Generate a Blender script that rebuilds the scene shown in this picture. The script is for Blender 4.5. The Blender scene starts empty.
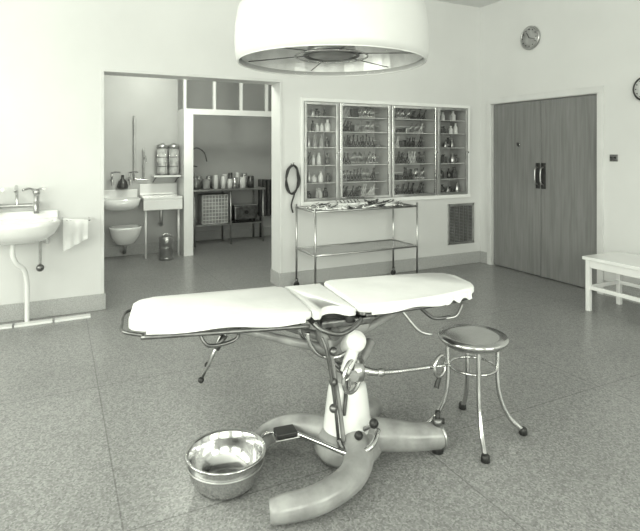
import bpy, bmesh, math, random
from mathutils import Vector, Matrix
random.seed(7)
scene = bpy.context.scene
scene.view_settings.view_transform = 'Standard'
scene.view_settings.look = 'None'
scene.view_settings.exposure = 0.0

# ------------------------------------------------------------ materials
def mat(name, g, rough=0.5, metal=0.0, spec=0.5, noise=None, bump=None, coat=0.0):
    m = bpy.data.materials.new(name); m.use_nodes = True
    nt = m.node_tree; b = nt.nodes['Principled BSDF']
    b.inputs['Base Color'].default_value = (g, g, g, 1)
    b.inputs['Roughness'].default_value = rough
    b.inputs['Metallic'].default_value = metal
    b.inputs['Specular IOR Level'].default_value = spec
    b.inputs['Coat Weight'].default_value = coat
    tc = nt.nodes.new('ShaderNodeTexCoord')
    if noise:
        sc, lo, hi = noise
        n = nt.nodes.new('ShaderNodeTexNoise'); n.inputs['Scale'].default_value = sc
        n.inputs['Detail'].default_value = 4
        nt.links.new(tc.outputs['Object'], n.inputs['Vector'])
        r = nt.nodes.new('ShaderNodeValToRGB')
        r.color_ramp.elements[0].position = 0.35; r.color_ramp.elements[0].color = (lo, lo, lo, 1)
        r.color_ramp.elements[1].position = 0.65; r.color_ramp.elements[1].color = (hi, hi, hi, 1)
        nt.links.new(n.outputs['Fac'], r.inputs['Fac'])
        nt.links.new(r.outputs['Color'], b.inputs['Base Color'])
    if bump:
        sc, st = bump
        n = nt.nodes.new('ShaderNodeTexNoise'); n.inputs['Scale'].default_value = sc
        nt.links.new(tc.outputs['Object'], n.inputs['Vector'])
        bp = nt.nodes.new('ShaderNodeBump'); bp.inputs['Strength'].default_value = st
        bp.inputs['Distance'].default_value = 0.01
        nt.links.new(n.outputs['Fac'], bp.inputs['Height'])
        nt.links.new(bp.outputs['Normal'], b.inputs['Normal'])
    return m

WALL = mat('wall_paint', .68, .38, noise=(1.3, .66, .70), bump=(60, .05))
CEIL = mat('ceiling_paint', .74, .6, noise=(2, .72, .76))
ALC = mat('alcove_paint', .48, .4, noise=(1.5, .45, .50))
BASE = mat('baseboard_terrazzo', .42, .4, noise=(120, .34, .48))
TRIM = mat('trim_paint', .66, .35, noise=(3, .62, .70))
WHITE = mat('white_enamel', .82, .22, noise=(4, .80, .84), coat=.3)
CERAMIC = mat('white_ceramic', .84, .12, noise=(3, .82, .86), coat=.5)
CREAM = mat('pedestal_enamel', .29, .3, noise=(9, .21, .35), coat=.3)
CLOTH = mat('white_sheet', .84, .85, noise=(5, .80, .86), bump=(9, .5))
CHROME = mat('chrome', .62, .16, 1.0, noise=(8, .58, .66))
STEEL = mat('brushed_steel', .5, .3, 1.0, noise=(10, .42, .56))
DSTEEL = mat('dark_steel', .18, .35, .9, noise=(14, .12, .24))
BLACK = mat('black_rubber', .02, .45, noise=(20, .015, .03))
DARK = mat('dark_glass_bottle', .05, .15, noise=(5, .03, .08))
MID = mat('grey_label', .35, .5, noise=(9, .28, .42))
LAMPSHELL = mat('lamp_shell_enamel', .58, .45, noise=(3, .56, .60), coat=.1)
MIRROR = mat('mirror_strip', .75, .3, .45, noise=(6, .6, .85))
GRILLE = mat('grille_dark', .09, .5, .3, noise=(30, .07, .11))

def glass_mat(name, fac=.1, tint=.93):
    m = bpy.data.materials.new(name); m.use_nodes = True
    nt = m.node_tree; nt.nodes.clear()
    o = nt.nodes.new('ShaderNodeOutputMaterial'); mx = nt.nodes.new('ShaderNodeMixShader')
    t = nt.nodes.new('ShaderNodeBsdfTransparent'); t.inputs[0].default_value = (tint, tint, tint, 1)
    g = nt.nodes.new('ShaderNodeBsdfGlossy'); g.inputs['Roughness'].default_value = .05
    g.inputs[0].default_value = (.9, .9, .9, 1)
    mx.inputs[0].default_value = fac
    nt.links.new(t.outputs[0], mx.inputs[1]); nt.links.new(g.outputs[0], mx.inputs[2])
    nt.links.new(mx.outputs[0], o.inputs[0]); return m
GLASS = glass_mat('clear_glass', .04, .97)
SHELFG = glass_mat('shelf_glass', .35, .8)

def emis(name, s):
    m = bpy.data.materials.new(name); m.use_nodes = True
    b = m.node_tree.nodes['Principled BSDF']
    b.inputs['Emission Color'].default_value = (.95, 1, .86, 1)
    b.inputs['Emission Strength'].default_value = s
    return m
FILLGLOW = emis('fill_globe_glow', .5)  # glow for the added annexe globe, out of view

def floor_mat():
    m = bpy.data.materials.new('terrazzo_floor'); m.use_nodes = True
    nt = m.node_tree; b = nt.nodes['Principled BSDF']; L = nt.links.new
    tc = nt.nodes.new('ShaderNodeTexCoord')
    v = nt.nodes.new('ShaderNodeTexVoronoi'); v.inputs['Scale'].default_value = 125
    L(tc.outputs['Object'], v.inputs['Vector'])
    r = nt.nodes.new('ShaderNodeValToRGB')
    e = r.color_ramp.elements
    e[0].position = .0; e[0].color = (.15, .15, .15, 1)
    e[1].position = 1; e[1].color = (.42, .42, .42, 1)
    x = r.color_ramp.elements.new(.55); x.color = (.285, .285, .285, 1)
    L(v.outputs['Color'], r.inputs['Fac'])
    n = nt.nodes.new('ShaderNodeTexNoise'); n.inputs['Scale'].default_value = 1.2
    n.inputs['Detail'].default_value = 5
    L(tc.outputs['Object'], n.inputs['Vector'])
    r2 = nt.nodes.new('ShaderNodeValToRGB')
    r2.color_ramp.elements[0].position = .3; r2.color_ramp.elements[0].color = (.90, .90, .90, 1)
    r2.color_ramp.elements[1].position = .7; r2.color_ramp.elements[1].color = (1.05, 1.05, 1.05, 1)
    L(n.outputs['Fac'], r2.inputs['Fac'])
    mm = nt.nodes.new('ShaderNodeMixRGB'); mm.blend_type = 'MULTIPLY'; mm.inputs[0].default_value = 1
    L(r.outputs['Color'], mm.inputs[1]); L(r2.outputs['Color'], mm.inputs[2])
    br = nt.nodes.new('ShaderNodeTexBrick'); br.offset = 0.0
    br.inputs['Scale'].default_value = 1; br.inputs['Brick Width'].default_value = 1.4
    br.inputs['Row Height'].default_value = 1.4; br.inputs['Mortar Size'].default_value = .004
    br.inputs['Mortar Smooth'].default_value = .3
    br.inputs['Color1'].default_value = (1, 1, 1, 1); br.inputs['Color2'].default_value = (.96, .96, .96, 1)
    br.inputs['Mortar'].default_value = (.6, .6, .6, 1)
    mp = nt.nodes.new('ShaderNodeMapping'); mp.inputs['Location'].default_value = (.57, .3, 0)
    L(tc.outputs['Object'], mp.inputs['Vector']); L(mp.outputs['Vector'], br.inputs['Vector'])
    m2 = nt.nodes.new('ShaderNodeMixRGB'); m2.blend_type = 'MULTIPLY'; m2.inputs[0].default_value = 1
    L(mm.outputs[0], m2.inputs[1]); L(br.outputs['Color'], m2.inputs[2])
    L(m2.outputs[0], b.inputs['Base Color'])
    b.inputs['Roughness'].default_value = .28
    return m
FLOOR = floor_mat()

def wood_mat():
    m = bpy.data.materials.new('door_veneer'); m.use_nodes = True
    nt = m.node_tree; b = nt.nodes['Principled BSDF']; L = nt.links.new
    tc = nt.nodes.new('ShaderNodeTexCoord')
    mp = nt.nodes.new('ShaderNodeMapping'); mp.inputs['Scale'].default_value = (14, 14, .8)
    L(tc.outputs['Object'], mp.inputs['Vector'])
    n = nt.nodes.new('ShaderNodeTexNoise'); n.inputs['Scale'].default_value = 2.2
    n.inputs['Detail'].default_value = 8; n.inputs['Distortion'].default_value = .6
    L(mp.outputs[0], n.inputs['Vector'])
    r = nt.nodes.new('ShaderNodeValToRGB')
    r.color_ramp.elements[0].position = .3; r.color_ramp.elements[0].color = (.17, .17, .17, 1)
    r.color_ramp.elements[1].position = .7; r.color_ramp.elements[1].color = (.235, .235, .235, 1)
    L(n.outputs['Fac'], r.inputs['Fac']); L(r.outputs['Color'], b.inputs['Base Color'])
    b.inputs['Roughness'].default_value = .42
    return m
WOOD = wood_mat()

# ------------------------------------------------------------ mesh builder
class B:
    def __init__(s, name, loc=(0, 0, 0), rz=0.0):
        s.name = name; s.bm = bmesh.new(); s.mats = []; s.loc = loc; s.rz = rz
    def mi(s, m):
        if m not in s.mats: s.mats.append(m)
        return s.mats.index(m)
    def box(s, lo, hi, m, bev=0.0, M=None):
        lo = Vector(lo); hi = Vector(hi); c = (lo+hi)/2; d = hi-lo
        r = bmesh.ops.create_cube(s.bm, size=1)
        vs = r['verts']
        for v in vs: v.co = Vector((v.co.x*d.x, v.co.y*d.y, v.co.z*d.z)) + c
        if M is not None:
            for v in vs: v.co = M @ v.co
        fs = set(f for v in vs for f in v.link_faces)
        k = s.mi(m)
        for f in fs: f.material_index = k
        if bev > 0:
            es = list(set(e for v in vs for e in v.link_edges))
            rr = bmesh.ops.bevel(s.bm, geom=es, offset=bev, segments=2, profile=.5, affect='EDGES')
            for f in rr['faces']: f.material_index = k
        return s
    def rings(s, rings, m, smooth=True, closed=False, cap=True):
        k = s.mi(m); n = len(rings[0])
        vr = [[s.bm.verts.new(p) for p in r] for r in rings]
        R = len(vr)
        for i in range(R if closed else R-1):
            a = vr[i]; b = vr[(i+1) % R]
            for j in range(n):
                f = s.bm.faces.new((a[j], a[(j+1) % n], b[(j+1) % n], b[j]))
                f.material_index = k; f.smooth = smooth
        if cap and not closed:
            for r, rev in ((vr[0], True), (vr[-1], False)):
                f = s.bm.faces.new(list(reversed(r)) if rev else r); f.material_index = k
        return s
    def tube(s, pts, r, m, n=12, curve=True, closed=False, sub=6):
        P = [Vector(p) for p in pts]
        rr = list(r) if isinstance(r, (list, tuple)) else [r]*len(P)
        if curve and len(P) > 2:
            Q = []; RR = []; N = len(P)
            segs = N if closed else N-1
            for i in range(segs):
                if closed:
                    p0, p1, p2, p3 = P[(i-1) % N], P[i], P[(i+1) % N], P[(i+2) % N]
                    ra, rb = rr[i], rr[(i+1) % N]
                else:
                    p0 = P[max(i-1, 0)]; p1 = P[i]; p2 = P[i+1]; p3 = P[min(i+2, N-1)]
                    ra, rb = rr[i], rr[i+1]
                for q in range(sub):
                    t = q/sub
                    Q.append(.5*((2*p1)+(-p0+p2)*t+(2*p0-5*p1+4*p2-p3)*t*t+(-p0+3*p1-3*p2+p3)*t**3))
                    RR.append(ra+(rb-ra)*t)
            if not closed: Q.append(P[-1]); RR.append(rr[-1])
            P, rr = Q, RR
        rings = []; prev = None; N = len(P)
        for i in range(N):
            if closed: t = P[(i+1) % N]-P[(i-1) % N]
            else: t = P[min(i+1, N-1)]-P[max(i-1, 0)]
            t.normalize()
            if prev is None:
                a = Vector((0, 0, 1)) if abs(t.z) < .9 else Vector((1, 0, 0))
                u = t.cross(a).normalized()
            else:
                u = (prev - t*prev.dot(t)).normalized()
            prev = u; w = t.cross(u)
            rings.append([P[i]+(u*math.cos(2*math.pi*j/n)+w*math.sin(2*math.pi*j/n))*rr[i] for j in range(n)])
        return s.rings(rings, m, closed=closed)
    def cyl(s, a, b, r, m, r2=None, n=20):
        return s.tube([a, b], [r, r if r2 is None else r2], m, n=n, curve=False)
    def ball(s, c, r, m, sc=(1, 1, 1), n=14):
        pr = [(max(r*math.sin(math.pi*i/n), 1e-4), -r*math.cos(math.pi*i/n)) for i in range(n+1)]
        rings = [[Vector(c)+Vector((q*math.cos(2*math.pi*j/18)*sc[0], q*math.sin(2*math.pi*j/18)*sc[1], z*sc[2])) for j in range(18)] for q, z in pr]
        return s.rings(rings, m)
    def lathe(s, prof, c, m, n=40, smooth=True, cap=True, M=None, a0=0):
        c = Vector(c)
        rings = []
        for q, z in prof:
            rg = []
            for j in range(n):
                p = Vector((q*math.cos(a0+2*math.pi*j/n), q*math.sin(a0+2*math.pi*j/n), z))
                if M is not None: p = M @ p
                rg.append(p+c)
            rings.append(rg)
        return s.rings(rings, m, smooth=smooth, cap=cap)
    def ring(s, c, R, r, m, axis='z', n=28, k=8, sx=1, sy=1, M=None):
        pts = []
        for j in range(n):
            a = 2*math.pi*j/n; x, y = R*math.cos(a)*sx, R*math.sin(a)*sy
            p = {'z': Vector((x, y, 0)), 'x': Vector((0, x, y)), 'y': Vector((x, 0, y))}[axis]
            if M is not None: p = M @ p
            pts.append(Vector(c)+p)
        return s.tube(pts, r, m, n=k, curve=False, closed=True)
    def pad(s, outline, z0, z1, m, bev=.02, zf=None):
        k = s.mi(m)
        b = [s.bm.verts.new((x, y, z0)) for x, y in outline]
        t = [s.bm.verts.new((x, y, z1)) for x, y in outline]
        N = len(b); fs = [s.bm.faces.new(list(reversed(b))), s.bm.faces.new(t)]
        for i in range(N): fs.append(s.bm.faces.new((b[i], b[(i+1) % N], t[(i+1) % N], t[i])))
        for f in fs: f.material_index = k; f.smooth = True
        es = [e for e in fs[1].edges] + [e for e in fs[0].edges]
        rr = bmesh.ops.bevel(s.bm, geom=es, offset=bev, segments=4, profile=.5, affect='EDGES')
        for f in rr['faces']: f.material_index = k; f.smooth = True
        return s
    def done(s):
        bmesh.ops.recalc_face_normals(s.bm, faces=s.bm.faces)
        me = bpy.data.meshes.new(s.name); s.bm.to_mesh(me); s.bm.free()
        for m in s.mats: me.materials.append(m)
        o = bpy.data.objects.new(s.name, me); scene.collection.objects.link(o)
        o.location = s.loc; o.rotation_euler = (0, 0, s.rz)
        return o

def rounded(x0, y0, x1, y1, r, n=6):
    out = []
    for cx, cy, a0 in ((x1-r, y0+r, -90), (x1-r, y1-r, 0), (x0+r, y1-r, 90), (x0+r, y0+r, 180)):
        for i in range(n+1):
            a = math.radians(a0+90*i/n); out.append((cx+r*math.cos(a), cy+r*math.sin(a)))
    return out
def roundpoly(P, r, n=5):
    out = []; N = len(P)
    for i in range(N):
        p = Vector(P[i]); a = Vector(P[i-1]); b = Vector(P[(i+1) % N])
        rr = r[i] if isinstance(r, (list, tuple)) else r
        da = (a-p).normalized()*rr; db = (b-p).normalized()*rr
        for k in range(n+1):
            t = k/n
            q = (p+da)*(1-t)**2 + p*2*t*(1-t) + (p+db)*t*t
            out.append((q.x, q.y))
    return out

# ------------------------------------------------------------ room shell
H = 3.36; XW = -7.8; YS = -8.4
OX0, OX1, OZ = -4.61, -2.85, 2.21
CX0, CX1, CZ0, CZ1 = -2.58, -.22, .90, 2.03
w = B('wall_north')
w.box((XW-.2, 0, 0), (OX0, .25, H), WALL)
w.box((OX0, 0, OZ), (OX1, .25, H), WALL)
w.box((OX1, 0, 0), (CX0, .25, H), WALL)
w.box((CX0, 0, 0), (CX1, .25, CZ0), WALL)
w.box((CX0, 0, CZ1), (CX1, .25, H), WALL)
w.box((CX1, 0, 0), (.2, .25, H), WALL)
w.done()
w = B('wall_east')
w.box((0, YS-.2, 0), (.2, -1.70, H), WALL)
w.box((0, -1.70, 2.12), (.2, -.20, H), WALL)
w.box((0, -.20, 0), (.2, 0, H), WALL)
w.box((.16, -1.70, 0), (.2, -.2, 2.12), WALL)
w.done()
def wallwin(name, axis, pos, a0, a1, wins, z0, z1, thick):
    w = B(name)
    def bx(s0, s1, q0, q1):
        if s1-s0 < 1e-4: return
        if axis == 'x': w.box((min(pos, pos+thick), s0, q0), (max(pos, pos+thick), s1, q1), WALL)
        else: w.box((s0, min(pos, pos+thick), q0), (s1, max(pos, pos+thick), q1), WALL)
    bx(a0, a1, 0, z0); bx(a0, a1, z1, H)
    cur = a0
    for s0, s1 in wins:
        bx(cur, s0, z0, z1); cur = s1
    bx(cur, a1, z0, z1)
    w.done()
WW = [(-7.4, -4.6), (-3.9, -1.1)]
SW = [(-6.6, -4.2), (-3.2, -.8)]
wallwin('wall_west', 'x', XW, YS, 0, WW, 1.0, 3.0, -.2)
wallwin('wall_south', 'y', YS, XW, 0, SW, 1.0, 3.0, -.2)
B('floor').box((XW-.2, YS-.2, -.1), (.2, 3.6, 0), FLOOR).done()
B('ceiling').box((XW-.2, YS-.2, H), (.2, 3.6, H+.1), CEIL).done()
def window(axis, pos, s0, s1):
    w = B('window_%d' % (len([o for o in bpy.data.objects if o.name.startswith('window_')])+1))
    n = 4
    def bx(a, b, q0, q1):
        if axis == 'x': w.box((pos-.12, a, q0), (pos-.06, b, q1), WHITE)
        else: w.box((a, pos-.12, q0), (b, pos-.06, q1), WHITE)
    bx(s0, s1, 1.0, 1.06); bx(s0, s1, 2.94, 3.0); bx(s0, s1, 2.2, 2.25)
    for k in range(n+1):
        c = s0+.03+(s1-s0-.06)*k/n; bx(c-.025, c+.025, 1.06, 2.94)
    w.done()
for a, b in WW: window('x', XW, a, b)
for a, b in SW: window('y', YS, a, b)

# annexe shell
w = B('wall_annexe')
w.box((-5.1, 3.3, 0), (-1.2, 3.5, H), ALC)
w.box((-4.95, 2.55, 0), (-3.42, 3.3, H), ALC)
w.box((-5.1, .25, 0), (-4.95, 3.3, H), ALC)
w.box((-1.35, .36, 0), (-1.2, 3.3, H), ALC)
w.done()
w = B('partition_wall')
w.box((-3.42, 2.13, 0), (-3.29, 3.3, 2.06), WHITE)
w.box((-3.29, 2.13, 1.98), (-1.35, 2.25, 2.06), WHITE)
for x in (-3.42, -3.0, -2.6, -2.2, -1.8, -1.41):
    w.box((x, 2.14, 2.06), (x+.035, 2.2, 2.75), WHITE)
w.box((-3.42, 2.14, 2.7), (-1.35, 2.2, 2.78), WHITE)
w.box((-3.40, 2.165, 2.06), (-1.38, 2.172, 2.7), GLASS)
w.done()

b = B('baseboard_north')
def bbn(x0, x1):
    b.box((x0, -.015, 0), (x1, 0, .15), BASE, .004)
bbn(XW, OX0); bbn(OX1, 0)
b.box((OX0-.0, -.015, 0), (OX0+.015, .25, .15), BASE, .004)
b.box((OX1-.015, -.015, 0), (OX1, .25, .15), BASE, .004)
b.done()
b = B('baseboard_east')
b.box((-.015, YS, 0), (0, -1.76, .15), BASE, .004)
b.box((-.015, -.14, 0), (0, -.015, .15), BASE, .004)
b.done()
b = B('baseboard_annexe')
b.box((-4.95, 2.535, 0), (-3.42, 2.55, .15), BASE, .004)
b.box((-3.29, 3.285, 0), (-1.35, 3.3, .15), BASE, .004)
b.done()
t = B('trim_opening')
t.box((OX0-.03, -.006, .15), (OX0, 0, OZ), TRIM, .002)
t.box((OX1, -.006, .15), (OX1+.03, 0, OZ), TRIM, .002)
t.box((OX0-.03, -.006, OZ), (OX1+.03, 0, OZ+.03), TRIM, .002)
t.done()

d = B('double_door')
d.box((.03, -.944, .01), (.075, -.215, 2.06), WOOD, .003)
d.box((.03, -1.685, .01), (.075, -.952, 2.06), WOOD, .003)
for y in (-.91, -.99):
    d.box((.018, y-.028, 1.03), (.03, y+.028, 1.33), BLACK, .003)
    d.tube([(.02, y, 1.08), (-.02, y, 1.10), (-.03, y, 1.18), (-.02, y, 1.26), (.02, y, 1.28)], .008, STEEL, 8)
d.cyl((.03, -.62, 1.545), (.02, -.62, 1.545), .028, BLACK)
d.ring((.02, -.62, 1.545), .028, .004, CHROME, 'x')
d.done()
t = B('trim_door')
t.box((-.02, -.205, 0), (-.001, -.14, 2.07), TRIM, .003)
t.box((-.02, -1.76, 0), (-.001, -1.69, 2.07), TRIM, .003)
t.box((-.02, -1.76, 2.07), (-.001, -.14, 2.14), TRIM, .003)
t.box((.001, -1.697, 2.065), (.1, -.203, 2.118), TRIM)
t.done()

# ------------------------------------------------------------ wall things
c = B('wall_clock')
My = Matrix.Rotation(-math.pi/2, 4, 'Y')
c.lathe([(.001, 0), (.13, 0), (.14, .015), (.14, .03), (.128, .038), (.122, .03), (.001, .03)], (0, -.836, 2.80), STEEL, M=My)
c.lathe([(.001, .031), (.12, .031), (.12, .033), (.001, .033)], (0, -.836, 2.80), MID, M=My)
for k in range(12):
    a = math.pi*2*k/12
    c.ball((-.035, -.836+.1*math.sin(a), 2.80+.1*math.cos(a)), .007, BLACK, n=5)
c.cyl((-.037, -.836, 2.80), (-.037, -.80, 2.86), .004, BLACK, n=6)
c.cyl((-.037, -.836, 2.80), (-.037, -.92, 2.77), .003, BLACK, n=6)
c.done()
c = B('wall_clock')
cy, cz = -2.20, 2.06
c.lathe([(.001, 0), (.12, 0), (.12, .04), (.108, .05), (.100, .04), (.001, .04)], (0, cy, cz), BLACK, M=My)
c.lathe([(.001, .041), (.1, .041), (.1, .043), (.001, .043)], (0, cy, cz), WHITE, M=My)
for k in range(12):
    a = math.pi*2*k/12
    c.ball((-.045, cy+.085*math.sin(a), cz+.085*math.cos(a)), .006, BLACK, n=5)
c.cyl((-.047, cy, cz), (-.047, cy+.03, cz+.05), .004, BLACK, n=6)
c.cyl((-.047, cy, cz), (-.047, cy-.06, cz+.04), .003, BLACK, n=6)
c.done()
s = B('light_switch')
s.box((-.012, -1.91, 1.365), (0, -1.825, 1.435), DSTEEL, .004)
for y in (-1.888, -1.847): s.cyl((-.012, y, 1.4), (-.03, y, 1.408), .007, BLACK, n=10)
s.done()
g = B('vent_grille')
gx0, gx1, gz0, gz1 = -.55, -.12, .27, .79
g.box((gx0, -.018, gz0), (gx1, -.001, gz0+.03), STEEL, .003)
g.box((gx0, -.018, gz1-.03), (gx1, -.001, gz1), STEEL, .003)
g.box((gx0, -.018, gz0), (gx0+.03, -.001, gz1), STEEL, .003)
g.box((gx1-.03, -.018, gz0), (gx1, -.001, gz1), STEEL, .003)
g.box((gx0+.03, -.006, gz0+.03), (gx1-.03, -.001, gz1-.03), BLACK)
for k in range(24):
    z = gz0+.04+k*.0192
    g.box((gx0+.03, -.014, z), (gx1-.03, -.008, z+.004), MID)
for k in range(1, 5):
    x = gx0+.03+k*.074
    g.box((x-.004, -.017, gz0+.03), (x+.004, -.009, gz1-.03), STEEL)
g.done()
h = B('coiled_hose')
pts = []
for k in range(60):
    a = k/60*math.pi*2*3.5
    pts.append((-2.72+.075*math.sin(a)*(1+.12*math.sin(k)), -.04-.012*math.cos(k*.5), 1.16+.15*math.cos(a)*(1+.06*math.cos(k*.7))))
pts += [(-2.70, -.03, .98), (-2.73, -.03, .88), (-2.71, -.03, .80)]
h.tube(pts, .009, BLACK, 8, sub=3)
h.tube([(-2.72, .002, 1.33), (-2.72, -.05, 1.32), (-2.72, -.07, 1.35)], .007, CHROME, 8)
h.done()

# ------------------------------------------------------------ instrument cabinet
c = B('instrument_cabinet')
D = .32
INT = mat('cabinet_interior', .44, .5, noise=(4, .40, .48))
c.box((CX0, D, CZ0), (CX1, D+.02, CZ1), INT)
c.box((CX0, .0, CZ0), (CX1, D, CZ0+.02), INT)
c.box((CX0, .0, CZ1-.02), (CX1, D, CZ1), INT)
c.box((CX0, .0, CZ0+.02), (CX0+.02, D, CZ1-.02), INT)
c.box((CX1-.02, .0, CZ0+.02), (CX1, D, CZ1-.02), INT)
c.box((CX0-.03, -.03, CZ0-.035), (CX1+.03, 0.0, CZ0+.01), WHITE, .004)
c.box((CX0-.03, -.02, CZ1-.01), (CX1+.03, 0.0, CZ1+.03), WHITE, .004)
c.box((CX0-.03, -.02, CZ0), (CX0+.005, 0.0, CZ1), WHITE, .004)
c.box((CX1-.005, -.02, CZ0), (CX1+.03, 0.0, CZ1), WHITE, .004)
divs = [CX0, -2.13, -1.42, -.72, CX1]
for x in divs[1:-1]:
    c.box((x-.02, 0, CZ0+.02), (x+.02, D, CZ1-.02), INT)
for k in range(4):
    x0, x1 = divs[k]+.012, divs[k+1]-.012
    ys = -.022
    FM = CHROME if k in (1, 2) else STEEL
    for q in ((x0, x0+.030), (x1-.030, x1)):
        c.box((q[0], ys, CZ0+.015), (q[1], .0, CZ1-.015), FM, .003)
    for z in (CZ0+.015, CZ1-.045):
        c.box((x0+.030, ys, z), (x1-.030, .0, z+.03), FM, .003)
    c.box((x0+.02, -.013, CZ0+.03), (x1-.02, -.009, CZ1-.03), GLASS)
    c.cyl((x1-.013, -.022, 1.45), (x1-.013, -.045, 1.45), .012, CHROME, n=10)
SZ = [1.11, 1.31, 1.51, 1.69, 1.86]
for k in range(4):
    for z in SZ:
        c.box((divs[k]+.022, .03, z-.006), (divs[k+1]-.022, D-.005, z), SHELFG)
        c.box((divs[k]+.022, .026, z-.007), (divs[k+1]-.022, .032, z+.001), TRIM)
c.done()

def bottle(b, x, y, z, h, r, m):
    b.lathe([(r*.9, 0), (r, .01), (r, h*.6), (r*.45, h*.78), (r*.4, h*.92), (r*.55, h*.93), (r*.55, h), (.001, h)], (x, y, z), m, n=12)
bt = B('medicine_bottles')
for k in (0, 3):
    for z in [CZ0+.021]+[q+.001 for q in SZ]:
        x = divs[k]+.075
        while x < divs[k+1]-.06:
            hh = random.uniform(.08, .145); r = random.uniform(.022, .040)
            bottle(bt, x, random.uniform(.08, .2), z, hh, r, random.choice([DARK, DARK, DARK, MID, WHITE, STEEL]))
            x += r+random.uniform(.03, .065)
bt.done()
si = B('surgical_instruments')
def forceps(b, x, y, z, L, lean, m):
    dx = math.sin(lean)*L; dz = math.cos(lean)*L
    b.cyl((x, y, z+.03), (x+dx+.012, y, z+dz), .007, m, n=6, r2=.0035)
    b.cyl((x+.036, y, z+.03), (x+dx-.004, y, z+dz), .007, m, n=6, r2=.0035)
    b.ring((x-.004, y, z+.018), .015, .004, m, 'y', n=10, k=5)
    b.ring((x+.038, y, z+.018), .015, .004, m, 'y', n=10, k=5)
for k in (1, 2):
    for zi, z in enumerate([CZ0+.022]+[q+.002 for q in SZ]):
        x = divs[k]+.06
        si.cyl((divs[k]+.03, .212, z+.085), (divs[k+1]-.03, .212, z+.085), .005, WHITE, n=6)
        lean = random.uniform(.1, .5)
        while x < divs[k+1]-.14:
            q = random.random()
            if q < .75:
                m_ = random.choice([CHROME, DSTEEL, BLACK, DARK, WHITE, STEEL])
                for c_ in range(random.randint(3, 7)):
                    if x > divs[k+1]-.14: break
                    forceps(si, x, .2-random.uniform(0, .1), z, random.uniform(.12, .16), lean+random.uniform(-.08, .08), m_)
                    x += random.uniform(.024, .034)
                x += .025
            else:
                si.box((x, .09, z), (x+random.uniform(.05, .09), .2, z+random.uniform(.03, .12)), random.choice([WHITE, STEEL, DSTEEL, BLACK]), .004)
                x += .115
si.done()

# ------------------------------------------------------------ instrument table under the cabinet
t = B('instrument_trolley')
tx0, tx1, ty0, ty1 = -2.70, -1.45, -.56, -.10
for x in (tx0, tx1):
    for y in (ty0, ty1):
        t.cyl((x, y, .09), (x, y, .90), .011, STEEL, n=10)
        t.ring((x, y, .035), .025, .010, BLACK, 'y', n=14)
        t.cyl((x, y-.006, .035), (x, y+.006, .035), .02, BLACK, n=14)
        t.cyl((x, y, .05), (x, y, .10), .016, DSTEEL, n=10)
for z in (.86, .42):
    for y in (ty0, ty1): t.cyl((tx0, y, z), (tx1, y, z), .010, STEEL, n=8)
    for x in (tx0, tx1): t.cyl((x, ty0, z), (x, ty1, z), .010, STEEL, n=8)
    t.box((tx0+.005, ty0+.005, z-.004), (tx1-.005, ty1-.005, z+.004), SHELFG)
t.done()
tt = B('steel_instruments')
n_ = 0
while n_ < 60:
    x = random.uniform(tx0+.14, tx1-.14); y = random.uniform(ty0+.05, ty1-.05)
    if -2.44 < x < -1.70 and y > -.42: continue
    n_ += 1
    a = random.uniform(-.5, 1.8)
    L = random.uniform(.06, .12); dx, dy = math.cos(a)*L, math.sin(a)*L*.35
    m_ = random.choice([WHITE, WHITE, CHROME, DSTEEL, BLACK])
    zz = .876+random.uniform(0, .03)
    tt.cyl((x-dx, y-dy, .874), (x+dx, y+dy, zz+.01), .009, m_, n=6, r2=.004)
    tt.ring((x-dx, y-dy, .876), .02, .006, m_, 'z', n=10, k=5)
tt.done()
tr = B('enamel_tray')
tr.pad(rounded(-2.35, -.38, -1.98, -.16, .04), .866, .872, WHITE, .002)
tr.tube([(x, y, .895) for x, y in rounded(-2.35, -.38, -1.98, -.16, .04)], .022, WHITE, 6, curve=False, closed=True)
for k in range(7):
    tr.cyl((-2.31+k*.045, -.33, .90), (-2.27+k*.045, -.20, .925), .007, random.choice([DSTEEL, CHROME, BLACK]), n=6)
tr.done()
kd = B('kidney_dish')
kd.rings([[Vector((-1.84+a_*math.cos(q)*1.5, -.25+a_*math.sin(q)+.02*math.cos(q)**2, z_)) for q in [2*math.pi*j/24 for j in range(24)]] for a_, z_ in ((.045, .866), (.06, .925), (.064, .927), (.055, .92), (.04, .872), (.005, .871))], CHROME)
kd.done()

# ------------------------------------------------------------ wash basin
s = B('wash_basin')
bx0, bx1, by0, by1 = -5.66, -4.97, -.45, -.012
def oval(cx, cy, a, b_, z, n=36, p=2.6):
    out = []
    for j in range(n):
        t_ = 2*math.pi*j/n; c_, s_ = math.cos(t_), math.sin(t_)
        out.append(Vector((cx+a*abs(c_)**(2/p)*(1 if c_ > 0 else -1), cy+b_*abs(s_)**(2/p)*(1 if s_ > 0 else -1), z)))
    return out
cx, cy = (bx0+bx1)/2, (by0+by1)/2
s.rings([oval(cx, cy+.04, .10, .08, .70), oval(cx, cy+.03, .24, .15, .72), oval(cx, cy+.01, .31, .20, .78), oval(cx, cy, .34, .215, .85), oval(cx, cy, .345, .219, .88),
         oval(cx, cy, .335, .21, .888), oval(cx, cy-.02, .28, .155, .885), oval(cx, cy-.02, .26, .14, .83), oval(cx, cy-.02, .2, .1, .76), oval(cx, cy-.02, .03, .03, .75)], CERAMIC)
s.box((bx0+.02, -.05, .84), (bx1-.02, -.002, .95), CERAMIC, .012)
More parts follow.
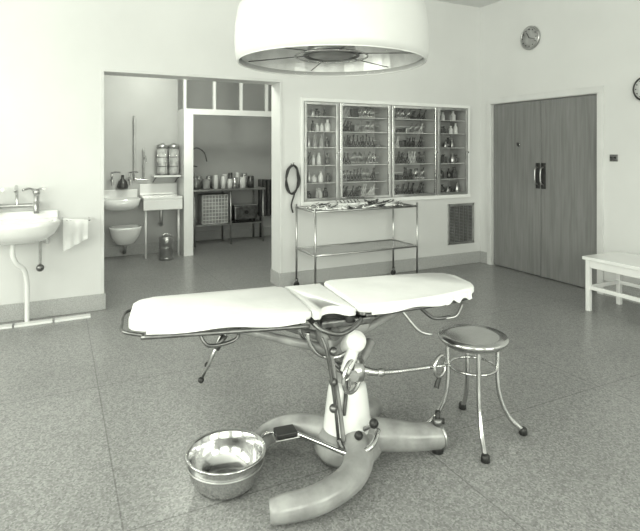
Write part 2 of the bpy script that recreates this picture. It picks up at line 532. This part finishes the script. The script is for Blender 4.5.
for x in (-5.46, -5.16):
    s.cyl((x, -.004, 1.00), (x, -.08, 1.00), .030, STEEL, n=14)
    s.cyl((x, -.08, .93), (x, -.08, 1.10), .022, STEEL, n=14)
    s.tube([(x, -.08, 1.02), (x, -.14, 1.03), (x, -.2, 1.02), (x, -.21, .96)], .015, STEEL, 10)
    s.ball((x, -.08, 1.115), .03, STEEL)
    s.tube([(x, -.08, 1.12), (x+.03, -.15, 1.15), (x+.06, -.26, 1.155)], [.013, .010, .014], CHROME, 10)
    s.tube([(x, -.08, 1.12), (x-.05, -.12, 1.15), (x-.10, -.16, 1.14)], [.012, .009, .012], CHROME, 10)
s.tube([(-5.46, -.05, 1.0), (-5.31, -.05, 1.0), (-5.16, -.05, 1.0)], .017, STEEL, 10)
s.tube([(-5.31, -.05, 1.0), (-5.31, -.05, 1.1), (-5.31, -.10, 1.17), (-5.31, -.18, 1.13)], .013, CHROME, 10)
s.tube([(-5.33, -.20, .72), (-5.33, -.20, .6), (-5.30, -.18, .52), (-5.26, -.16, .48), (-5.24, -.14, .42), (-5.23, -.12, .3), (-5.23, -.12, .0)], .020, WHITE, 12)
s.ring((-5.23, -.12, .008), .035, .008, CHROME, 'z')
s.tube([(-5.13, -.16, .78), (-5.13, -.16, .6), (-5.13, -.16, .50)], .012, CHROME, 10)
s.ball((-5.13, -.16, .47), .032, DSTEEL)
for x in (-5.55, -5.08): s.tube([(x, -.018, .66), (x, -.12, .70), (x, -.24, .74)], .014, WHITE, 8)
s.done()
def sheet(b, fn, nu, nv, m):
    kk = b.mi(m); g_ = [[b.bm.verts.new(fn(u/nu, v/nv)) for v in range(nv+1)] for u in range(nu+1)]
    for u in range(nu):
        for v in range(nv):
            f = b.bm.faces.new((g_[u][v], g_[u+1][v], g_[u+1][v+1], g_[u][v+1])); f.material_index = kk; f.smooth = True
tw = B('hand_towel')
sheet(tw, lambda u, v: Vector((-4.955+.20*u, -.16-.03*math.cos(v*math.pi*1.0)+.016*math.sin(u*17)*v, .885-.02*u-.30*v*(1-.42*u))), 18, 10, CLOTH)
sheet(tw, lambda u, v: Vector((-4.955+.20*u, -.19+.10*v+.01*math.sin(u*13)*v, .885-.02*u+.012*math.sin(v*3.1)-.17*v*v)), 18, 10, CLOTH)
tw.tube([(-4.955, -.03, .87), (-4.95, -.17, .87), (-4.85, -.18, .865), (-4.74, -.18, .86)], .008, CHROME, 8)
tw.tube([(-4.74, -.18, .86), (-4.74, -.1, .86), (-4.74, .002, .86)], .008, CHROME, 8)
tw.done()
st = B('marble_floor_strip')
for k in range(3):
    x0 = -5.62+k*.30
    st.box((x0, -.215, 0), (x0+.285, -.135, .018), CERAMIC, .003)
st.done()

# ------------------------------------------------------------ annexe fittings (left bay, wall at y=2.55)
a = B('scrub_sink')
a.rings([oval(-4.23, 2.33, .12, .10, .66), oval(-4.23, 2.32, .23, .18, .70), oval(-4.23, 2.32, .26, .205, .82),
         oval(-4.23, 2.32, .23, .18, .825), oval(-4.23, 2.32, .2, .13, .73), oval(-4.23, 2.32, .03, .03, .72)], CERAMIC)
a.box((-4.47, 2.50, .80), (-3.99, 2.545, .93), CERAMIC, .008)
for x in (-4.33, -4.1):
    a.tube([(x, 2.53, 1.06), (x, 2.45, 1.08), (x, 2.37, 1.06), (x, 2.36, 1.0)], .015, STEEL, 8)
    a.cyl((x, 2.45, 1.06), (x, 2.45, 1.17), .013, STEEL, n=8)
    a.tube([(x, 2.45, 1.17), (x+.05, 2.38, 1.18), (x+.09, 2.32, 1.175)], .010, CHROME, 8)
a.done()
a = B('glass_flask')
a.lathe([(.001, 0), (.07, .01), (.075, .05), (.055, .11), (.02, .15), (.018, .2), (.001, .2)], (-4.19, 2.46, .935), DARK, n=20)
a.done()
a = B('sluice_basin')
a.rings([oval(-4.17, 2.36, .05, .05, .18), oval(-4.17, 2.34, .12, .11, .21), oval(-4.17, 2.33, .18, .16, .30), oval(-4.17, 2.32, .21, .195, .42),
         oval(-4.17, 2.32, .21, .195, .44), oval(-4.17, 2.31, .18, .16, .44), oval(-4.17, 2.31, .14, .12, .3), oval(-4.17, 2.31, .03, .03, .25)], CERAMIC)
a.tube([(-4.17, 2.36, .2), (-4.17, 2.38, .10), (-4.17, 2.44, .06), (-4.17, 2.53, .06)], .022, STEEL, 10)
for x in (-4.30, -4.04): a.tube([(x, 2.53, .22), (x, 2.46, .27), (x, 2.36, .33)], .014, WHITE, 8)
a.done()
a = B('draining_board')
a.box((-3.96, 2.12, .80), (-3.44, 2.54, .84), CERAMIC, .008)
a.box((-3.96, 2.12, .66), (-3.44, 2.16, .80), CERAMIC, .008)
a.box((-3.96, 2.51, .84), (-3.44, 2.54, 1.0), CERAMIC, .008)
for x in (-3.92, -3.48): a.cyl((x, 2.2, 0), (x, 2.2, .8), .016, WHITE, n=10)
a.tube([(-3.7, 2.3, .8), (-3.7, 2.3, .5), (-3.68, 2.4, .42), (-3.68, 2.52, .42)], .022, STEEL, 10)
a.done()
a = B('irrigator_shelf')
a.box((-3.80, 2.27, 1.10), (-3.43, 2.54, 1.125), WHITE, .004)
for x in (-3.77, -3.46): a.tube([(x, 2.53, 1.02), (x, 2.45, 1.05), (x, 2.30, 1.095)], .008, DSTEEL, 8)
a.done()
JG = mat('jar_glass', .50, .15, noise=(12, .35, .6))
for x in (-3.67, -3.51):
    a = B('irrigator_jar')
    a.lathe([(.001, 0), (.070, 0), (.074, .02), (.074, .37), (.064, .39), (.001, .39)], (x, 2.39, 1.127), JG, n=20)
    a.lathe([(.078, .0), (.078, .05), (.001, .085)], (x, 2.39, 1.127+.37), STEEL, n=20)
    for z in (1.14, 1.25, 1.38): a.ring((x, 2.39, z), .074, .005, DSTEEL)
    for q in range(4):
        an = q*math.pi/2+.5
        a.cyl((x+.075*math.cos(an), 2.39+.075*math.sin(an), 1.128), (x+.075*math.cos(an), 2.39+.075*math.sin(an), 1.50), .004, CHROME, n=6)
    a.done()
a = B('tap_pipes')
for x, z1 in ((-3.90, 1.50), (-4.03, 1.95)):
    a.tube([(x, 2.51, 1.05), (x, 2.51, z1-.1), (x, 2.53, z1)], .013, STEEL, 8)
a.tube([(-3.90, 2.51, 1.35), (-3.90, 2.38, 1.39), (-3.90, 2.30, 1.30)], .011, CHROME, 8)
a.tube([(-4.03, 2.51, 1.08), (-3.95, 2.50, 1.06), (-3.85, 2.50, 1.06)], .011, CHROME, 8)
a.done()
a = B('dressing_drum')
a.lathe([(.001, .0), (.085, 0), (.09, .01), (.09, .17), (.093, .172), (.093, .30), (.088, .31), (.001, .315)], (-3.68, 2.02, 0), STEEL, n=24)
for z in (.03, .17, .295): a.ring((-3.68, 2.02, z), .092, .005, STEEL)
a.tube([(-3.68-.05, 2.02, .315), (-3.68-.03, 2.02, .345), (-3.68+.03, 2.02, .345), (-3.68+.05, 2.02, .315)], .006, CHROME, 6)
a.done()
# bay on the right
a = B('sterilising_bench')
a.box((-3.15, 2.75, .84), (-1.98, 3.28, .87), STEEL, .005)
for x in (-3.12, -2.55, -2.01):
    for y in (2.78, 3.25): a.cyl((x, y, 0), (x, y, .84), .014, STEEL, n=8)
a.box((-3.12, 2.78, .30), (-2.01, 3.25, .32), STEEL, .003)
a.done()
a = B('wire_basket')
for k in range(9):
    x = -2.98+k*.05
    a.cyl((x, 2.84, .322), (x, 2.84, .78), .005, WHITE, n=5)
for k in range(9):
    z = .33+k*.055
    a.cyl((-2.98, 2.84, z), (-2.58, 2.84, z), .005, WHITE, n=5)
a.box((-2.99, 2.86, .322), (-2.57, 3.1, .78), MID, .004)
a.done()
a = B('box_steriliser')
a.box((-2.46, 2.86, .36), (-2.08, 3.15, .58), DSTEEL, .02)
a.box((-2.47, 2.85, .58), (-2.07, 3.16, .60), CHROME, .006)
for x in (-2.42, -2.12):
    for y in (2.9, 3.1): a.cyl((x, y, .321), (x, y, .37), .014, BLACK, n=8)
a.cyl((-2.27, 2.86, .48), (-2.27, 2.82, .48), .03, BLACK, n=14)
a.done()
a = B('storage_jars')
for yy in (2.86, 3.1):
    x = -3.08
    while x < -2.08:
        r = random.uniform(.035, .065); hh = random.uniform(.12, .22) + (.06 if yy > 3 else 0)
        a.lathe([(r, 0), (r, hh*.8), (r*.9, hh*.85), (r*.95, hh*.87), (r*.9, hh), (.001, hh)], (x, yy, .872), random.choice([WHITE, STEEL, MID, WHITE, DSTEEL, CHROME]), n=16)
        x += r*2+random.uniform(.01, .05)
a.done()
a = B('radiator')
for k in range(7):
    a.box((-1.93+k*.07, 3.15, .35), (-1.88+k*.07, 3.25, .98), GRILLE, .012)
a.cyl((-1.95, 3.2, .4), (-1.45, 3.2, .4), .02, GRILLE, n=8)
for x in (-1.9, -1.49): a.cyl((x, 3.2, 0), (x, 3.2, .36), .018, GRILLE, n=8)
a.done()
a = B('wall_bracket_pipe')
a.tube([(-3.28, 2.9, 1.25), (-3.1, 2.9, 1.5), (-2.95, 2.9, 1.45), (-2.9, 2.9, 1.3)], .01, DSTEEL, 8)
a.tube([(-3.28, 2.9, 1.25), (-3.2, 2.9, 1.25), (-3.05, 2.9, 1.22)], .01, DSTEEL, 8)
a.tube([(-3.28, 2.7, 1.15), (-3.15, 2.7, 1.15), (-3.12, 2.7, 1.05), (-3.12, 2.7, .9)], .012, STEEL, 8)
a.done()
a = B('annexe_fill_globe', loc=(-3.7, .9, 0))  # unseen globe, added to go with the annexe fill light
a.cyl((0, 0, 3.05), (0, 0, H), .012, STEEL, n=8); a.ball((0, 0, 2.95), .13, FILLGLOW)
a.done()

# ------------------------------------------------------------ operating lamp
lx, ly, lz = -3.715, -2.825, 1.940
o = B('operating_lamp', loc=(lx, ly, 0))
o.lathe([(.480, lz), (.485, lz-.006), (.492, lz-.003), (.499, lz+.03), (.503, lz+.09), (.500, lz+.17), (.485, lz+.26), (.44, lz+.34), (.35, lz+.40), (.20, lz+.44), (.08, lz+.46),
         (.06, lz+.45), (.2, lz+.42), (.33, lz+.38), (.42, lz+.32), (.468, lz+.24), (.486, lz+.16), (.488, lz+.09), (.484, lz+.03), (.480, lz)], (0, 0, 0), LAMPSHELL, n=72, cap=False)
o.ring((0, 0, lz-.004), .484, .005, WHITE, n=72)
o.lathe([(.472, lz+.018), (.455, lz+.12), (.40, lz+.24), (.29, lz+.32), (.16, lz+.36), (.05, lz+.37)], (0, 0, 0), MIRROR, n=48, smooth=False, cap=False)
o.lathe([(.478, lz+.005), (.478, lz+.009), (.001, lz+.009), (.001, lz+.005)], (0, 0, 0), GLASS, n=64, cap=False)
o.lathe([(.001, lz+.03), (.11, lz+.03), (.13, lz+.05), (.12, lz+.10), (.09, lz+.14), (.07, lz+.30), (.05, lz+.37)], (0, 0, 0), STEEL, n=32)
o.ring((0, 0, lz+.035), .14, .008, DSTEEL, n=40); o.ring((0, 0, lz+.03), .19, .005, CHROME, n=40)
for k in range(6):
    an = k*math.pi/3+.3
    o.cyl((.12*math.cos(an), .12*math.sin(an), lz+.04), (.47*math.cos(an), .47*math.sin(an), lz+.025), .003, DSTEEL, n=6)
o.cyl((0, 0, lz+.44), (0, 0, H-.02), .035, LAMPSHELL)
o.lathe([(.12, H-.04), (.13, H-.001), (.001, H-.001)], (0, 0, 0), LAMPSHELL)
o.done()

# ------------------------------------------------------------ operating table
T = B('operating_table', loc=(-3.78, -2.96, 0), rz=math.radians(-6.6))
Z = .745
lc = [(-.955, -.065), (-.16, -.175), (-.16, .32), (-.92, .335)]
T.pad(roundpoly(lc, [.07, .05, .05, .09]), Z-.038, Z, CLOTH, .014)
T.pad(roundpoly([(-.92, -.04), (-.18, -.155), (-.18, .30), (-.89, .31)], .06), Z-.054, Z-.037, STEEL, .004)
rp = roundpoly([(.06, -.185), (.30, -.18), (.52, -.155), (.80, -.085), (.83, .21), (.74, .27), (.45, .30), (.06, .315)], [.05, .08, .08, .08, .045, .045, .1, .05], 4)
T.pad(rp, Z-.028, Z+.010, CLOTH, .010)
T.pad([(x*.96+.012, y*.92) for x, y in rp], Z-.046, Z-.026, STEEL, .003)
pp = [(-.155, -.17)]
for k in range(9):
    an = math.pi - math.pi*k/8
    pp.append((-.055+.07*math.cos(an), -.17+.085*math.sin(an)))
pp += [(.05, -.17), (.05, .32), (-.155, .32)]
T.pad(pp, Z-.042, Z-.004, CLOTH, .008)
T.pad([(x, y*.97) for x, y in pp], Z-.075, Z-.047, BLACK, .004)
T.tube([(-.16, -.18, Z-.05), (-.13, -.21, Z-.075), (-.05, -.23, Z-.095), (.03, -.21, Z-.075), (.07, -.19, Z-.05)], .011, DSTEEL, 8)
def drape(x0, x1, y0, y1, z, hgt, f, wv=.3):
    sheet(T, lambda u, v: Vector((x0+(x1-x0)*u, y0+(y1-y0)*u-.005-.008*v+.004*math.sin(u*f)*v, z-hgt*v*(1+wv*math.sin(u*f*.7)))), 48, 4, CLOTH)
drape(-.88, -.20, -.076, -.170, Z-.014, .030, 14, .2)
drape(.54, .74, -.151, -.10, Z-.008, .030, 22, .3)
drape(.12, .54, -.184, -.152, Z-.008, .028, 12, .2)
T.tube([(-.87, .335, Z-.04), (-.96, .27, Z-.045), (-.978, .12, Z-.05), (-.97, .0, Z-.05), (-.89, -.06, Z-.055)], .008, DSTEEL, 8)
T.tube([(-.9, -.08, Z-.058), (-.5, -.135, Z-.06), (-.18, -.18, Z-.06)], .010, DSTEEL, 8)
T.tube([(.1, -.17, Z-.045), (.5, -.14, Z-.045), (.76, -.08, Z-.045)], .010, DSTEEL, 8)
T.tube([(-.66, .0, Z-.065), (-.45, -.02, Z-.10), (-.25, -.05, Z-.16), (-.06, -.06, Z-.22)], [.014, .017, .02, .024], CREAM, 10)
T.tube([(-.62, .20, Z-.065), (-.4, .17, Z-.10), (-.2, .10, Z-.15), (-.02, .0, Z-.2)], [.014, .017, .02, .024], CREAM, 10)
T.tube([(.6, .02, Z-.05), (.4, .0, Z-.09), (.22, -.03, Z-.14), (.08, -.05, Z-.18)], [.014, .018, .022, .026], CREAM, 10)
T.tube([(.7, .15, Z-.05), (.45, .12, Z-.09), (.25, .05, Z-.14)], .013, STEEL, 8)
for dx, dy in ((0, -.02), (.05, .14)):
    T.tube([(-.50+dx, dy, Z-.05), (-.58+dx, dy, .57), (-.64+dx, dy, .45)], [.009, .009, .006], STEEL, 8, curve=False)
    T.cyl((-.535+dx, dy, .635), (-.575+dx, dy, .575), .014, DSTEEL, n=10)
    T.ball((-.643+dx, dy, .445), .014, BLACK, n=6)
T.tube([(-.66, -.08, Z-.06), (-.62, -.1, Z-.12), (-.5, -.08, Z-.115), (-.48, -.08, Z-.06)], .008, DSTEEL, 8)
T.tube([(.30, -.15, Z-.045), (.38, -.18, .60), (.45, -.19, .575)], .008, STEEL, 8)
T.tube([(.42, -.1, Z-.045), (.50, -.12, .63), (.60, -.12, .625)], .009, DSTEEL, 8)
T.tube([(.56, -.12, .62), (.63, -.13, .63), (.68, -.11, .68)], .007, STEEL, 8)
T.lathe([(.001, -.13), (.04, -.13), (.055, -.11), (.055, .11), (.04, .13), (.001, .13)], (.03, -.06, Z-.14), CREAM, n=24, M=Matrix.Rotation(math.radians(75), 4, 'Y'))
T.lathe([(.001, -.10), (.045, -.10), (.05, -.08), (.05, .08), (.045, .10), (.001, .10)], (.05, -.10, Z-.20), WHITE, n=24, M=Matrix.Rotation(math.radians(60), 4, 'X'))
T.box((-.11, -.14, Z-.10), (.15, .14, Z-.065), DSTEEL, .008)
for yy in (-.15, -.02):
    pts = [(-.05+.13*math.cos(q), yy, Z-.10+.13*math.sin(q)) for q in [math.radians(180+k*15) for k in range(10)]]
    T.tube(pts, .010, CHROME, 8)
    T.cyl((-.05, yy-.01, Z-.12), (-.05, yy+.01, Z-.12), .03, DSTEEL, n=16)
T.tube([(.03, -.06, Z-.12), (.045, -.065, .50), (.05, -.07, .42), (.05, -.07, .33)], [.050, .058, .052, .060], CREAM, 24)
T.lathe([(.075, 0), (.082, .012), (.082, .035), (.07, .05)], (.05, -.07, .42), STEEL, n=28)
T.tube([(.09, -.05, .38), (.16, -.02, .44), (.22, .02, .50)], [.022, .02, .028], CREAM, 14)
T.tube([(.08, -.14, .60), (.02, -.18, .52), (-.02, -.2, .46)], [.022, .03, .022], WHITE, 14)
T.lathe([(.12, .08), (.118, .14), (.108, .22), (.098, .30), (.09, .345), (.075, .36), (.05, .365), (.001, .366)], (.05, -.07, 0), WHITE, n=40)
T.lathe([(.123, .085), (.127, .095), (.127, .115), (.12, .125)], (.05, -.07, 0), STEEL, n=40)
T.tube([(-.12, -.17, Z-.12), (-.10, -.19, .55), (-.07, -.2, .35), (-.05, -.2, .16)], .008, DSTEEL, 8)
T.tube([(-.08, -.16, Z-.14), (-.07, -.18, .50), (-.04, -.19, .30), (-.02, -.19, .14)], .011, CREAM, 8)
T.tube([(-.10, -.12, .52), (-.04, -.16, .48), (.0, -.17, .40), (-.01, -.17, .25)], .010, DSTEEL, 8)
for z in (.56, .42, .30): T.ball((-.07, -.19, z), .02, DSTEEL, n=8)
Mw = Matrix.Rotation(math.radians(35), 4, 'Z')
T.ring((.02, -.20, .44), .075, .010, CHROME, 'y', M=Mw, n=32)
for q in range(3):
    an = q*math.pi/3
    v = Mw @ Vector((.075*math.cos(an), 0, .075*math.sin(an)))
    c0 = Vector((.02, -.20, .44)); T.cyl(c0-v, c0+v, .005, CHROME, n=6)
T.cyl((.02, -.22, .44), (.05, -.12, .44), .022, CREAM, n=14)
T.lathe([(.04, -.03), (.055, -.02), (.055, .02), (.04, .03)], (.06, -.15, .44), STEEL, n=24, M=Matrix.Rotation(math.radians(90), 4, 'Y'))
T.tube([(.09, -.16, .44), (.16, -.19, .43), (.28, -.215, .432), (.42, -.24, .44)], [.022, .014, .009, .009], CHROME, 12)
T.ball((.17, -.19, .43), .022, STEEL, n=8)
T.ring((.46, -.245, .44), .048, .009, CHROME, 'y', M=Matrix.Rotation(math.radians(25), 4, 'Z'), n=28)
T.cyl((.42, -.24, .44), (.50, -.25, .44), .006, CHROME, n=8)
T.tube([(.46, -.245, .395), (.445, -.245, .36), (.435, -.25, .34)], [.008, .012, .012], BLACK, 8)
T.lathe([(.001, .02), (.15, .02), (.165, .05), (.155, .10), (.125, .14), (.001, .15)], (.05, -.08, 0), CREAM, n=36)
T.tube([(.04, -.12, .09), (.03, -.25, .10), (-.06, -.365, .085), (-.22, -.42, .065), (-.37, -.415, .056), (-.425, -.405, .052)], [.085, .070, .060, .056, .052, .040], CREAM, 22)
T.tube([(.02, -.05, .09), (-.10, .05, .10), (-.20, .12, .09), (-.30, .12, .07), (-.36, .07, .055), (-.375, .04, .05)], [.08, .062, .055, .05, .045, .034], CREAM, 22)
T.tube([(.10, -.09, .10), (.20, -.13, .10), (.34, -.17, .085), (.46, -.19, .075), (.50, -.195, .072)], [.085, .075, .066, .060, .056], CREAM, 22)
T.tube([(.10, .0, .09), (.22, .10, .09), (.32, .2, .06), (.36, .25, .05)], [.07, .058, .05, .036], CREAM, 18)
T.ring((.49, -.195, .072), .058, .007, STEEL, 'x')
T.lathe([(.001, 0), (.028, 0), (.03, .05), (.018, .06), (.018, .13), (.026, .14), (.026, .165), (.001, .17)], (.475, -.20, .0), DSTEEL, n=16)
T.cyl((.475, -.20, .13), (.475, -.20, .20), .013, BLACK, n=10)
T.cyl((.46, -.20, .155), (.50, -.22, .155), .014, BLACK, n=10)
T.tube([(.13, -.24, .19), (.07, -.30, .16), (-.02, -.28, .13), (-.12, -.12, .12), (-.20, .0, .12)], [.013, .013, .012, .011, .010], CHROME, 10)
T.box((-.29, -.03, .115), (-.19, .05, .135), BLACK, .005)
T.box((-.30, -.04, .108), (-.18, .06, .115), STEEL, .002)
T.tube([(-.29, .03, .12), (-.33, .05, .11), (-.36, .03, .10)], .008, CHROME, 8)
T.ball((.02, -.27, .20), .020, BLACK, n=8); T.cyl((.03, -.22, .14), (.02, -.27, .20), .009, STEEL, n=8)
T.ball((.10, -.26, .235), .022, BLACK, n=8); T.cyl((.09, -.18, .17), (.10, -.26, .235), .010, STEEL, n=8)
T.tube([(-.05, -.2, .16), (-.03, -.22, .12), (.04, -.2, .10)], .012, DSTEEL, 8)
T.done()

# ------------------------------------------------------------ basin on the floor
k = B('kick_basin', loc=(-4.333, -3.0, 0))
k.lathe([(.001, .004), (.10, .004), (.130, .02), (.153, .06), (.163, .10), (.167, .14), (.174, .147), (.176, .156), (.168, .159), (.160, .152),
         (.156, .11), (.143, .07), (.118, .035), (.085, .02), (.001, .018)], (0, 0, 0), CHROME, n=64)
k.ring((0, 0, .154), .172, .006, CHROME, n=56)
k.ring((0, 0, .112), .1665, .003, STEEL, n=56)
k.done()

# ------------------------------------------------------------ stool
s = B('metal_stool', loc=(-3.056, -3.16, 0), rz=0)
SZt = .512
s.lathe([(.001, SZt-.03), (.165, SZt-.03), (.176, SZt-.02), (.180, SZt-.008), (.172, SZt+.002), (.13, SZt), (.06, SZt-.003), (.001, SZt-.004)], (0, 0, 0), CHROME, n=56)
s.ring((0, 0, SZt-.032), .150, .010, STEEL, n=40)
s.ring((0, 0, SZt-.16), .118, .007, CHROME, n=40)
for q in range(4):
    an = math.radians(-120+90*q)
    cx, cy = math.cos(an), math.sin(an)
    pr = [(.13, SZt-.03), (.128, SZt-.12), (.128, .28), (.145, .18), (.19, .085), (.235, .04), (.255, .022)]
    s.tube([(r_*cx, r_*cy, z_) for r_, z_ in pr], .0125, CHROME, 12)
    s.lathe([(.016, 0), (.022, .005), (.020, .032), (.014, .038)], (.257*cx, .257*cy, 0), BLACK, n=14)
s.cyl((-.13, 0, SZt-.04), (.13, 0, SZt-.04), .012, STEEL, n=8); s.cyl((0, -.13, SZt-.04), (0, .13, SZt-.04), .012, STEEL, n=8)
s.done()

# ------------------------------------------------------------ white bench by the right wall
b = B('white_bench')
x0, x1, y0, y1 = -.64, -.16, -3.1, -2.02
b.box((x0-.02, y0-.02, .47), (x1+.02, y1+.02, .50), WHITE, .005)
for x in (x0, x1-.04):
    for y in (y0, y1-.04): b.box((x, y, 0), (x+.04, y+.04, .47), WHITE, .004)
for x in (x0+.005, x1-.035): b.box((x, y0+.04, .40), (x+.03, y1-.04, .47), WHITE, .003)
for y in (y0+.005, y1-.035): b.box((x0+.04, y, .40), (x1-.04, y+.03, .47), WHITE, .003)
b.box((x0+.01, y0+.04, .20), (x0+.035, y1-.04, .235), WHITE, .003)
b.box((x1-.035, y0+.04, .20), (x1-.01, y1-.04, .235), WHITE, .003)
b.box((x0+.04, y1-.03, .20), (x1-.04, y1-.01, .235), WHITE, .003)
b.done()

# ------------------------------------------------------------ light
TINT = (.955, 1.0, .86)
def area(name, loc, rot, sx, sy, e):
    l = bpy.data.lights.new(name, 'AREA'); l.shape = 'RECTANGLE'; l.size = sx; l.size_y = sy
    l.energy = e; l.color = TINT
    o = bpy.data.objects.new(name, l); o.location = loc; o.rotation_euler = rot
    scene.collection.objects.link(o)
for k, (a0, a1) in enumerate(WW):
    area('daylight_west_%d' % k, (XW-.17, (a0+a1)/2, 2.0), (0, -math.pi/2, 0), 2.0, a1-a0, 172)
for k, (a0, a1) in enumerate(SW):
    area('daylight_south_%d' % k, ((a0+a1)/2, YS-.17, 2.0), (math.pi/2, 0, 0), a1-a0, 2.0, 142)
pl = bpy.data.lights.new('annexe_fill_light', 'POINT'); pl.energy = 66; pl.color = TINT; pl.shadow_soft_size = .14  # added fill light, brightens the annexe; no lamp known there
po = bpy.data.objects.new('annexe_fill_light', pl); po.location = (-3.7, .9, 2.7); scene.collection.objects.link(po)
w = bpy.data.worlds.new('World'); scene.world = w; w.use_nodes = True
w.node_tree.nodes['Background'].inputs[0].default_value = (.95, 1, .86, 1)
w.node_tree.nodes['Background'].inputs[1].default_value = .6

# ------------------------------------------------------------ camera
cd = bpy.data.cameras.new('Camera'); cd.sensor_width = 36; cd.lens = 525/640*36
cd.shift_y = -115.5/640; cd.clip_start = .05
co = bpy.data.objects.new('Camera', cd); co.location = (-5.0, -5.257, 1.48)
co.rotation_euler = (math.pi/2, 0, -math.radians(26.6))
scene.collection.objects.link(co); scene.camera = co
